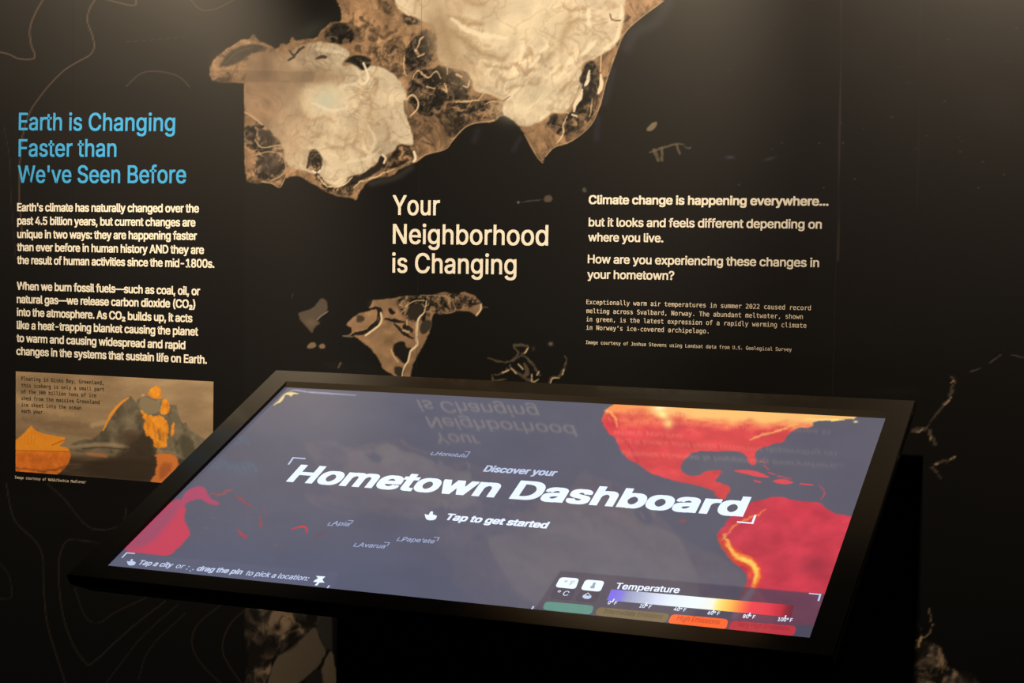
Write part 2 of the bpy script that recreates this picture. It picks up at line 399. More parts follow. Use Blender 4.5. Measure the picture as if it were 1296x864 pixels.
    for q in [[(452,90),(456,100),(448,106),(430,110)], [(400,62),(430,66)], [(440,205),(465,200),(480,190)], [(395,130),(420,140),(440,135)], [(466,160),(475,176),(470,190)]]:
        p.stroke(q, 4, (250, 222, 176), .5, 4, .5)
    for q, wd in [([(400,74),(408,72),(413,72)], 4), ([(365,76),(372,72)], 3), ([(366,64),(372,70),(378,62)], 3), ([(376,66),(384,60)], 3)]:
        p.stroke(q, wd, (58, 44, 32), .9, 1.5, .5)
    rugged([(434,79),(445,71),(460,69),(470,75),(470,82),(459,90),(450,82)], (40,33,25), 24, rough=.8, bright=.1)
    p.stroke([(460,80),(464,90),(466,100),(461,106)], 3, (250, 220, 172), .9, 1.5)
    p.stroke([(395,55),(405,50),(420,52)], 3, BRN, .6, 2, .6)
    p.stroke([(320,70),(335,62),(348,66),(352,78)], 3, (120, 90, 60), .4, 3, 1)
    p.stroke([(310,142),(320,148),(332,158)], 1.4, (206, 160, 112), .8, 1.2)
    rugged([(389,202),(393,190),(400,189),(408,200),(407,212),(400,219),(389,214)], (104,80,56), 26, rough=.6, bright=.4)
    p.stroke([(389,212),(391,204),(393,194)], 3, (52, 40, 30), .9, 1.5); p.stroke([(396,216),(401,219),(405,216)], 2, CRM, .8)
    p.stroke([(323,177),(330,186),(340,186),(350,184),(360,184)], 1.8, (190, 150, 104), .8, 1.2)
    p.stroke([(324,196),(340,192),(356,196),(362,212),(356,222),(344,228)], 1.8, (180, 140, 98), .8, 1.4)
    p.poly([(327,198),(345,194),(355,200),(354,212),(340,220),(327,214)], (62, 48, 36), 3, 1.5, a=.7)
    p.poly([(325,164),(338,164),(345,172),(338,180),(328,176)], (48, 38, 28), 2.5, 1.2, a=.8)
    # southern fringe of the western cap
    rugged([(396,222),(402,218),(410,228),(420,238),(434,238),(446,226),(468,214),(478,206),(482,212),(472,222),(456,230),(448,240),(445,248),(430,248),(412,240)], (70,54,38), 28, rough=1, bright=.7, s=6)
    p.poly([(441,228),(449,220),(452,224),(474,212),(480,204),(484,214),(470,222),(456,228),(446,230)], (42, 33, 25), 1.2, .8)
    p.stroke([(402,222),(412,234),(422,236),(434,234),(446,224)], 2.4, (240, 204, 150), .9, 1.4, .6)
    p.stroke([(448,238),(456,230),(470,226),(484,220),(500,212),(520,204)], 1.8, (236, 190, 132), .9, 1.2, .8)
    rugged([(500,190),(506,182),(522,188),(524,200),(505,212),(492,214),(488,206)], (104,77,50), 30, rough=.8, bright=.3)
    p.poly([(479,200),(484,194),(489,202),(488,214),(480,210)], (40, 32, 25), 1.2, .6)
    p.stroke([(484,196),(488,200),(486,206)], 2.6, CRM, .9); p.stroke([(524,192),(526,200),(524,204)], 3.2, CRM, .95)
    # plateau between the caps: banded tan ground
    for q in [[(524,150),(545,168),(552,186)], [(530,140),(555,156),(566,172)], [(516,132),(524,158),(526,190)], [(540,146),(556,170),(558,186)]]:
        p.stroke(q, 3, (88, 66, 45), .55, 3, .8)
    for q in [[(534,178),(548,184)], [(528,165),(545,178),(552,190)], [(575,140),(585,156)], [(590,132),(594,150)]]:
        p.stroke(q, 2.4, (64, 49, 35), .6, 2, .6)
    p.stroke([(514,126),(522,120),(529,128),(528,138),(519,147)], 2, (230, 186, 130), .9, 1.2)
    p.stroke([(512,128),(513,140),(518,146)], 3, BRN, .7, 2)
    # shore highlight
    for q in [[(526,205),(538,196),(563,189),(572,179),(584,165),(594,158),(606,155),(625,153)], [(840,1),(808,25),(790,43),(778,72),(767,104),(760,131),(748,158),(724,178),(702,186),(690,198)],
              [(664,170),(679,197),(687,206)], [(331,230),(344,232),(354,237),(360,227)]]:
        p.stroke(q, 1.3, (206, 160, 106), .75, 1.2)
    # eastern cap
    I, k = p.mask(ICE2, 1.6, .7, 8, 41); X, Y = x[I], y[I]
    n = wfbm(X, Y, 30, 43, 5)[:, None]; n2 = wfbm(X + Y * .6, (Y - X * .4) * .6, 8, 47, 4)[:, None]
    edge = np.clip((Y - 45) / 50, 0, 1)[:, None]
    c = np.array(ICE) * (.8 + .32 * n) * (.94 - .14 * edge + (.1 + .34 * edge) * n2); rg = 1 - np.abs(wfbm(X, Y, 22, 49, 4) - .5) * 2; c = c * (1 - .17 * np.clip((rg - .8) / .2, 0, 1)[:, None] ** 2 * (.8, 1, 1.2)); p.put(I, k, c)
    p.blob(560, 44, 26, 52, (166, 132, 92), .85, -.3); p.blob(585, 82, 26, 12, (176, 140, 98), .6, .4); p.blob(600, 8, 40, 10, (196, 160, 114), .5); p.blob(620, 70, 30, 10, (212, 184, 138), .3); p.blob(668, 20, 46, 32, (236, 206, 156), .5)
    p.blob(600, 105, 24, 14, (206, 170, 124), .4); p.blob(690, 118, 28, 18, (208, 184, 140), .6); p.blob(655, 140, 26, 14, (246, 216, 166), .6); p.blob(715, 40, 12, 40, (198, 168, 122), .45, .2)
    for q, wd, a in [([(567,20),(580,24),(592,29),(612,31)], 4, .6), ([(580,-2),(598,4),(612,6)], 5, .55), ([(572,40),(584,48),(596,58),(606,66)], 6, .6), ([(556,12),(560,30),(566,50),(574,76)], 5, .4),
                     ([(606,64),(614,70),(624,70),(634,76),(642,70)], 5, .5), ([(640,86),(654,82),(664,92),(676,88)], 3.4, .55), ([(668,60),(672,66),(666,72)], 4, .6), ([(698,96),(708,86),(720,84)], 4, .5),
                     ([(712,4),(722,12),(738,10),(750,14)], 3, .55), ([(722,30),(728,26),(740,24),(752,24)], 3, .5), ([(722,14),(720,30),(712,50),(710,64)], 6, .45), ([(690,76),(698,70),(704,62)], 4, .5),
                     ([(612,80),(622,84),(640,86)], 3, .5), ([(684,100),(676,108),(668,104)], 3, .5), ([(600,82),(594,76),(586,70)], 3, .5), ([(706,118),(718,108),(728,94)], 3, .4), ([(528,0),(524,16)], 3, .35)]:
        p.stroke(q, wd * 1.2, (162, 125, 84), min(1, a * 1.25), wd * 1.9, 1.5)
    for q, wd in [([(663,57),(660,68),(657,80)], 5), ([(684,66),(692,58),(688,48)], 5), ([(692,98),(702,88),(708,82)], 6), ([(645,124),(652,116),(658,111)], 4.5), ([(745,12),(745,30)], 5),
                  ([(738,70),(746,60),(754,52)], 6), ([(672,84),(682,72)], 4), ([(716,84),(724,76)], 4.5), ([(786,8),(787,22),(784,38),(780,50),(764,62)], 6), ([(572,24),(600,42),(640,48)], 7), ([(736,105),(733,118),(728,128)], 4)]:
        p.stroke(q, wd, (250, 220, 170), .7, 4, .8)
    p.stroke([(637,128),(645,122)], 1.6, (120, 90, 60), .7); p.stroke([(772,18),(775,25),(785,26)], 2, (84, 62, 44), .8)
    # contorted ground east of the dark hills
    for q, wd in [([(522,100),(528,90),(536,94),(542,98),(552,90),(558,100)], 2.2), ([(562,106),(566,116),(560,112)], 2.4), ([(594,102),(592,110),(586,108)], 2.6), ([(578,94),(584,97)], 3),
                  ([(577,129),(590,128),(606,127)], 2.6), ([(606,126),(612,118),(620,118),(632,124),(637,124)], 1.8), ([(613,132),(625,128),(636,130)], 1.8), ([(540,110),(550,112)], 1.6), ([(566,86),(566,94)], 1.6),
                  ([(528,62),(532,50),(536,46)], 2), ([(526,64),(529,68)], 4), ([(529,72),(537,68)], 2), ([(512,70),(511,88),(514,96)], 1.8)]:
        p.stroke(q, wd, (226, 180, 124), .85, 1.3, .5)
    # eastern dark coast with small glaciers
    rugged([(741,80),(748,77),(753,78),(757,88),(759,104),(757,118),(750,126),(746,140),(740,150),(728,152),(722,142),(732,128),(738,108),(733,102),(737,92)], (40,32,25), 34, rough=.6, bright=.15)
    rugged([(700,143),(716,144),(726,142),(740,148),(738,160),(722,170),(706,172),(697,164),(690,158)], (58,45,33), 36, rough=1.4, bright=.35)
    rugged([(730,140),(748,128),(757,118),(757,134),(746,152),(730,166),(716,172),(714,160)], (96,72,48), 38, rough=1.2, bright=.3)
    p.stroke([(746,90),(744,102),(741,108)], 4.6, CRM, .95, 1.4, .5); p.stroke([(737,114),(734,124),(728,132),(726,141)], 5, CRM, .92, 1.5, .5)
    p.stroke([(760,95),(761,108),(757,118)], 5, (248, 212, 158), .95, 1.6, .4); p.stroke([(761,66),(760,90)], 1.6, (224, 184, 130), .8)
    p.stroke([(718,147),(713,158),(713,168),(709,176),(705,181)], 1.8, (240, 196, 138), .9, 1.2, .4)
    p.stroke([(750,125),(748,140),(746,148)], 1.8, (228, 184, 128), .8, 1.2, .4); p.stroke([(724,145),(730,147)], 2.2, CRM, .9)
    p.stroke([(702,143),(712,142),(720,143)], 1.6, (220, 180, 126), .8)
    for q in [[(797,5),(806,20)], [(812,4),(818,14)], [(790,28),(798,34)], [(776,70),(770,84)], [(800,-10),(812,-2)]]:
        p.stroke(q, 1.4, (96, 70, 46), .6, 1.4, 1)
    # ---- islands
    big = [(466,384),(470,379),(480,379),(500,377),(512,374),(530,374),(536,375),(550,373),(562,368),(572,373),(580,377),(584,368),(600,373),(606,379),(610,385),
     (611,391),(606,397),(603,400),(596,394),(580,393),(570,395),(560,397),(550,395),(547,402),(546,412),(542,425),(535,438),(527,452),(522,464),(519,479),(518,500),
     (505,490),(500,476),(490,470),(484,466),(483,462),(478,452),(468,440),(455,430),(448,425),(434,425.5),(444,423),(445,415),(440,413),(437,410),(448,400),(455,396),(465,394),(470,392),(466,388)]
    I, k = p.mask(big, 1.2, .5, 5, 51); n = fbm(x[I], y[I], 12, 52, 4)[:, None]; p.put(I, k, np.array((150, 110, 72)) * (.75 + .5 * n))
    rugged([(500,377),(530,374),(560,372),(600,374),(610,384),(600,388),(575,392),(548,396),(540,404),(524,408),(512,402),(504,390)], (84,64,44), 53, rough=1, bright=.55, s=6)
    for q, wd in [([(470,390),(480,391),(480,402),(474,412),(462,420),(446,423)], 6.5), ([(488,403),(500,406),(512,408)], 4), ([(500,410),(510,420),(522,428)], 4.5), ([(494,392),(498,396)], 5), ([(534,392),(537,404)], 5), ([(466,386),(470,380)], 5), ([(513,413),(520,418)], 6)]:
        p.stroke(q, wd, (22, 18, 15), .95, 1.4, .8)
    p.poly([(517,388),(527,383),(536,386),(535,396),(530,404),(520,404),(514,398)], (48, 38, 28), 1.5, .8); p.poly([(497,436),(505,431),(512,433),(514,440),(522,441),(519,450),(513,462),(506,456),(498,446)], (28, 22, 18), 1.2, .8)
    p.poly([(532,410),(540,404),(547,406),(545,416),(536,424),(531,420)], (60, 50, 36), 1.5, .4); p.poly([(450,400),(458,398),(462,404),(456,410),(450,408)], (50, 38, 28), 1.5, 1.2, a=.8)
    p.poly([(499,464),(508,464),(512,470),(509,478),(500,474)], (50, 40, 30), 1.2, .6); p.stroke([(532,374),(560,374),(568,378)], 1.6, (190, 150, 100), .7, 1.2, .6)
    p.stroke([(482,396),(483,404),(480,411),(474,416),(463,424)], 2.6, (240, 202, 146), .95, 1.2)
    p.stroke([(540,380),(538,390),(536,396),(530,403),(528,411),(527,426),(528,436),(521,443),(518,450),(516,458),(511,465),(509,478)], 2.8, (246, 210, 154), .95, 1.2, .3)
    p.stroke([(513,388),(524,381),(537,380)], 1.4, (220, 180, 124), .8); p.stroke([(495,442),(498,450),(504,458)], 1.5, (220, 178, 122), .8); p.stroke([(510,418),(518,420)], 2, (226, 184, 126), .8)
    p.stroke([(515,405),(515,411)], 1.6, (220, 176, 120), .8); p.stroke([(555,397),(575,394),(572,377)], 1.3, (200, 156, 106), .7, 1.2, .5); p.stroke([(609,385),(608,392),(603,399)], 2, (240, 198, 144), .9)
    p.stroke([(611,388),(617,389)], 1.6, (90, 74, 54), .8); p.stroke([(434,425),(446,426)], 1.6, (120, 106, 86), .8)
    p.poly([(377,396),(385,393),(397,390),(403,380),(408,377),(414,381),(415,390),(413,396),(404,402),(402,406),(405,409),(398,415),(395,422),(392,418),(385,410),(379,404)], (84, 68, 50), 1.3, .5)
    p.blob(394, 408, 8, 5, (120, 92, 64), .5); p.stroke([(415,394),(406,400),(402,404)], 1.4, (140, 120, 96), .8)
    p.poly([(388,438),(393,433),(399,433),(401,438),(395,441),(389,441)], (124, 94, 64), 1.2, .2); p.poly([(403,437),(408,434),(412,437),(411,441),(405,441)], (130, 98, 68), 1.2, .2)
    p.stroke([(428,465),(431,459)], 2.4, (98, 80, 58), .8); p.stroke([(369,377),(371,371)], 1.5, (60, 50, 38), .7)
    for q, wd in [([(617,453),(630,457),(645,457),(652,452),(656,447),(651,438),(657,436),(668,438),(665,444),(660,448)], 3.2), ([(650,456),(662,450),(672,458),(680,470),(684,475)], 3.4), ([(645,462),(655,472),(668,480),(676,484)], 4),
                  ([(664,460),(668,470),(664,476)], 6), ([(642,466),(636,472),(626,474)], 2.6), ([(622,474),(626,482),(640,480)], 3), ([(694,487),(697,478),(706,477),(712,470),(717,456),(715,450)], 3.4)]:
        p.stroke(q, wd, (98, 78, 54), .85, 1.4, 1.)
    for q in [[(673,485),(673,474)], [(675,484),(681,480)], [(656,461),(662,467)], [(647,466),(653,472)], [(696,487),(699,479),(708,478)], [(714,468),(712,474)], [(668,441),(664,447)], [(682,470),(680,474)], [(636,471),(644,468)]]:
        p.stroke(q, 1.8, (232, 186, 126), .85, 1.1, .4)
    p.blob(697, 435, 3, 2.5, (150, 128, 104), .8); p.blob(675, 441, 2, 3, (80, 66, 50), .7)
    p.poly([(818,163),(825,155),(832,154),(831,160),(825,166),(819,166)], (124, 100, 72), 1.2, .3)
    for q, wd in [([(822,193),(830,190),(845,185),(858,182),(866,183)], 3), ([(828,190),(833,202)], 5), ([(838,188),(838,202)], 4), ([(856,184),(860,194)], 3), ([(866,185),(872,188),(874,184)], 1.8)]:
        p.stroke(q, wd, (108, 88, 60), .8, 1.5, .5)
    p.stroke([(660,256),(672,254),(688,253)], 1.8, (86, 72, 58), .8, 1.2, .4); p.poly([(689,248),(696,246),(700,251),(698,255),(689,256)], (92, 72, 54), 1.2, .3); p.blob(656, 256, 1.6, 1.6, (170, 150, 130), .8)
    p.poly([(737,238),(741,237),(743,242),(740,244),(737,242)], (82, 70, 56), 1.2, .2); p.blob(924, 199, 6, 2.2, (72, 74, 84), .7); p.blob(974, 201, 8, 2.2, (70, 66, 66), .6, -.3)
    p.blob(888, 119, 8, 2.5, (30, 24, 18), .5); p.blob(930, 119, 10, 3, (30, 24, 18), .5, -.3)
    for q, wd in [([(1203,477),(1208,480),(1205,490),(1203,503),(1196,511),(1186,522),(1180,530),(1172,540)], 3.6), ([(1155,545),(1172,542)], 4), ([(1176,545),(1183,562)], 4), ([(1177,592),(1190,585),(1200,583),(1208,578)], 3), ([(1180,592),(1190,604)], 2.2),
                  ([(1228,470),(1240,466)], 1.6), ([(1253,458),(1265,450)], 1.8), ([(1280,449),(1296,452),(1320,455)], 2)]:
        p.stroke(q, wd, (104, 82, 60), .85, 1.4, 1.)
    for q in [[(1204,503),(1196,512)], [(1207,481),(1204,484)], [(1155,547),(1164,546),(1168,542)], [(1176,548),(1178,556)], [(1180,588),(1188,586)], [(1202,582),(1208,578)]]:
        p.stroke(q, 1.8, (220, 172, 122), .8, 1.1, .3)
    # lower right and lower left shores
    rugged([(1062,800),(1075,794),(1106,786),(1120,804),(1112,828),(1098,850),(1090,900),(1040,900)], (70,58,44), 61, bright=.3, s=16)
    rugged([(1128,834),(1150,818),(1165,810),(1182,813),(1192,826),(1197,846),(1222,850),(1240,862),(1290,920),(1100,920)], (104,84,62), 63, bright=.3, s=16)
    p.poly([(1098,850),(1112,832),(1132,816),(1150,806),(1164,806),(1150,815),(1132,832),(1112,862),(1105,900),(1090,900)], (24, 19, 15), 2, 1.5, a=.8)
    p.stroke([(1175,772),(1180,790),(1176,802),(1166,808),(1150,812)], 1.8, (170, 132, 90), .8, 1.5, 1.6); p.stroke([(1166,806),(1162,818)], 3.6, (226, 168, 104), .9, 1.4, .6)
    p.stroke([(1104,792),(1110,806),(1106,818)], 5, (120, 96, 68), .7, 4, 1.5); p.stroke([(1130,820),(1116,834),(1104,856)], 4, (160, 124, 88), .6, 3, 2)
    p.stroke([(1190,822),(1196,838),(1192,852)], 3, (170, 124, 84), .7, 2, 1.5); p.stroke([(1155,782),(1165,796)], 2, (110, 84, 60), .6, 2, 1.5)
    rugged([(308,768),(345,760),(404,770),(402,790),(385,800),(362,822),(345,834),(335,864),(320,930),(300,930),(312,850),(314,810),(300,790)], (92,74,55), 65, bright=.35, s=22, a=.9)
    I, k = p.mask([(392,797),(399,793),(404,802),(406,812),(414,824),(404,842),(396,850),(376,866),(360,900),(340,930),(330,900),(346,834),(368,820),(384,806)], 1.6, .6); p.put(I, k, (106, 86, 63))
    p.poly([(400,795),(402,770),(420,765),(421,822),(412,822),(406,808)], (66, 57, 45), 1.5, a=.8)
    p.poly([(415,826),(421,822),(427,860),(430,930),(408,930),(404,852)], (118, 96, 68), 1.5, .5); p.poly([(404,843),(410,860),(412,930),(372,930),(385,860)], (40, 32, 30), 2, .8)
    p.stroke([(350,830),(372,818),(384,802),(398,790)], 3, (60, 46, 34), .7, 2.5, .8); p.blob(351, 794, 5, 5, (24, 18, 14), .9); p.blob(330, 824, 6, 4, (24, 18, 14), .9, .4); p.blob(333, 835, 7, 4, (30, 22, 16), .8, .6); p.blob(320, 820, 3, 5, (24, 18, 14), .8)
    p.stroke([(368,780),(372,786)], 4, (150, 116, 76), .7, 3)
    # darker ground behind the lettering at left, with a soft band above it
    p.poly([(-1500,103.5),(308.6,105.2),(309.2,320),(309.2,1500),(-1500,1500)], (12, 10, 9), 1.0)
    I, k = p.mask([(-1500,612),(309,626),(309,1500),(-1500,1500)], 6); p.put(I, k * .6, (16, 14, 12))
    I, k = p.mask([(262,88.5),(400,90.5),(396,104),(309,104),(262,104)], 1.5); p.c[I] = p.c[I] * (1 - k[:, None] * .12)
    # fine contour lines on the left
    LC = (92, 68, 50)
    for q, wd, a in [([(58,-6),(46,14),(38,35),(39,55),(44,73),(25,74.5),(12,69),(0,66),(-40,60)], 1.9, .95), ([(124,-6),(113,12),(111,28),(117,45),(119,60),(113,70),(95,80),(80,90),(62,108),(48,126),(38,142),(28,175),(24,240),(28,300)], 1.8, .85),
                     ([(118,-6),(145,2),(170,7),(172,-2)], 1.7, .8), ([(236,-8),(252,11),(270,12),(290,3),(310,-8)], 1.6, .6), ([(160,109),(175,95),(190,90),(212,92),(228,98),(240,110)], 1.6, .6),
                     ([(5,160),(12,200),(14,250),(20,330)], 1.2, .35), ([(8,612),(14,645),(22,663),(45,685),(54,705),(55,740),(60,790),(75,840),(88,880)], 1.6, .8), ([(60,612),(82,632),(100,655),(115,668),(135,670),(155,662),(160,642)], 1.6, .8),
                     ([(150,684),(125,687),(90,682),(78,695),(74,720),(78,770),(90,810),(108,838),(120,836),(165,795),(210,760)], 1.6, .8), ([(95,745),(108,780),(125,788),(145,775),(185,756)], 1.4, .7), ([(130,870),(160,830),(185,800),(225,765)], 1.4, .6),
                     ([(175,860),(190,820),(235,775)], 1.4, .6), ([(0,712),(12,730),(14,755),(0,757)], 1.4, .6), ([(315,768),(295,785),(284,805),(282,825),(292,845),(310,870)], 1.6, .8), ([(280,765),(250,790),(243,815),(255,840),(285,870)], 1.5, .7),
                     ([(292,104),(296,90),(300,84)], 1.2, .6)]:
        p.stroke(q, wd, LC if q[1][1] < 500 else (58, 44, 32), a, 1.1)
    for i in range(8):
        p.stroke([(160 + i * 10, 53 - i * .8), (164 + i * 10, 52.6 - i * .8)], 1.2, LC, .45, 1)
    # light caught on the right-hand seams, painted into the print as pale lines
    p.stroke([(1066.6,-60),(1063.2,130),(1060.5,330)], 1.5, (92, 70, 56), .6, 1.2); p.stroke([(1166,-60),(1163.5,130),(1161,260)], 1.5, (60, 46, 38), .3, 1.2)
    # specks in the sea
    I = np.nonzero((x > 860) & (y < 260) & (hsh(np.floor(x * .55).astype(np.int64), np.floor(y * .55).astype(np.int64), 99) > .9993))[0]
    p.put(I, np.full(len(I), .5), (104, 86, 70))
    return alb(p.c)

def lines_between(segs):
    out = []
    for a, b, st in segs: out.append(np.linspace(a, b, max(2, int(math.ceil((b - a) / st)) + 1))[:-1])
    return np.concatenate(out + [[segs[-1][1]]])
def struct(o): o['kind'] = 'structure'; return o
bm = bmesh.new(); box_into(bm, -4.6, 1.6, .0004, .16, 0, 3.3)
wall = struct(bm_obj('wall_back', bm, M_BACK)); wall['label'] = 'black museum wall covered by a printed satellite map and cream and blue lettering'
wall['category'] = 'wall'
W0, DW = -2.3472, .86417
XL = lines_between([(-4.6, -2.62, .03), (-2.62, -2.1, .0038), (-2.1, -.92, .0018), (-.92, -.24, .0034), (-.24, 1.6, .03)])
ZL = lines_between([(0, .42, .03), (.42, 1.16, .0036), (1.16, 2.06, .0018), (2.06, 2.7, .012), (2.7, 3.3, .04)])
edges = [W0 + DW * k for k in range(-2, 4)]
bounds = [-4.6] + edges + [1.6]
for a, b in zip(bounds[:-1], bounds[1:]):
    a2, b2 = a + (.0003 if a > -4.6 else 0), b - (.0003 if b < 1.6 else 0)
    if b2 - a2 < .1: continue
    A = np.concatenate([[a2], XL[(XL > a2 + .001) & (XL < b2 - .001)], [b2]])
    me, co = grid_mesh('wall_panel', A, ZL, lambda U, V: (U, 0 * U, V), thick=(0, .0003, 0))
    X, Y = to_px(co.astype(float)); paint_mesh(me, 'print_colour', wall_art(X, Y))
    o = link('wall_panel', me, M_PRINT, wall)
    o['label'] = 'printed wall covering sheet of the dark satellite map'

# ---- lettering on the wall
def cap(x, y0, y1): return abs(wp(x, y0)[1] - wp(x, y1)[1])
lettering('heading_text', [
    ("Earth is Changing", (23.8,164.4), (221.6,165.9), cap(24,142.9,164.4)),
    ("Faster than", (23.6,197.8), (147.4,198.2), cap(24,176.3,197.8)),
    ("We've Seen Before", (22.8,230.9), (235.6,231.6), cap(24,209.6,230.9))], 'wall', M_BLUE, wall, .0004, weight=.012, label='large light blue heading in three lines on the left')
c1 = cap(22, 257.2, 267)
def L36(s, x0, y0, x1, y1, c): return (s, (x0 / 3.6, 230 + y0 / 3.6), (x1 / 3.6, 230 + y1 / 3.6), c)
lettering('body_text', [
    L36("Earth's climate has naturally changed over the", 79, 133, 907, 139, c1), L36("past 4.5 billion years, but current changes are", 79, 194, 891, 203, c1),
    L36("unique in two ways: they are happening faster", 79, 255, 898, 264, c1), L36("than ever before in human history AND they are", 78, 314, 930, 328, c1),
    L36("the result of human activities since the mid-1800s.", 78, 373, 977, 391, c1)], 'wall', M_CREAM, wall, .0004, weight=.024, spacing=.96, label='cream paragraph about natural climate change in five lines')
lettering('body_text', [
    L36("When we burn fossil fuels\u2014such as coal, oil, or", 77, 491, 912, 516, c1), L36("natural gas\u2014we release carbon dioxide (CO\u2082)", 77, 551, 890, 575, c1),
    L36("into the atmosphere. As CO\u2082 builds up, it acts", 77, 610, 877, 639, c1), L36("like a heat-trapping blanket causing the planet", 77, 669, 903, 700, c1),
    L36("to warm and causing widespread and rapid", 76, 728, 845, 762, c1), L36("changes in the systems that sustain life on Earth.", 75, 787, 943, 828, c1)], 'wall', M_CREAM, wall, .0004, weight=.024, spacing=.96, label='cream paragraph about burning fossil fuels in six lines')
c2 = cap(500, 247.3, 271.7)
lettering('heading_text', [("Your", (496.8,271.6), (556.6,272.1), c2), ("Neighborhood", (497.2,308), (693.8,310.3), c2), ("is Changing", (496.3,344.5), (653.6,347), c2)],
    'wall', M_CREAM, wall, .0004, weight=.012, label='large cream heading in three lines at the centre')
def R36(s, x0, y0, x1, y1, c): return (s, (720 + x0 / 3.6, 230 + y0 / 3.6), (720 + x1 / 3.6, 230 + y1 / 3.6), c)
c3 = cap(745, 247.3, 257.8)
lettering('lead_text', [R36("Climate change is happening everywhere...", 90, 100, 1183, 108, c3)], 'wall', M_CREAM, wall, .0004, weight=.029, spacing=.97, label='bold cream line of lettering at the right')
lettering('body_text', [R36("but it looks and feels different depending on", 90, 202, 1152, 213, c3), R36("where you live.", 88, 270, 430, 275, c3),
    R36("How are you experiencing these changes in", 86, 370, 1140, 388, c3), R36("your hometown?", 84, 440, 480, 446, c3)], 'wall', M_CREAM, wall, .0004, weight=.02, spacing=.97, label='cream lines of lettering under the bold line at the right')
c4 = cap(745, 379.2, 384.9)
lettering('caption_text', [R36("Exceptionally warm air temperatures in summer 2022 caused record", 80, 557, 1102, 585, c4), R36("melting across Svalbard, Norway. The abundant meltwater, shown", 80, 597, 1066, 625, c4),
    R36("in green, is the latest expression of a rapidly warming climate", 80, 635, 1082, 665, c4), R36("in Norway\u2019s ice-covered archipelago.", 80, 673, 636, 690, c4),
    R36("Image courtesy of Joshua Stevens using Landsat data from U.S. Geological Survey", 78, 738, 1015, 772, c4 * .76)], 'wall', M_CREAM2, wall, .0004, fnt=MONO, weight=.006, res=2, label='small cream typewriter caption at the right')

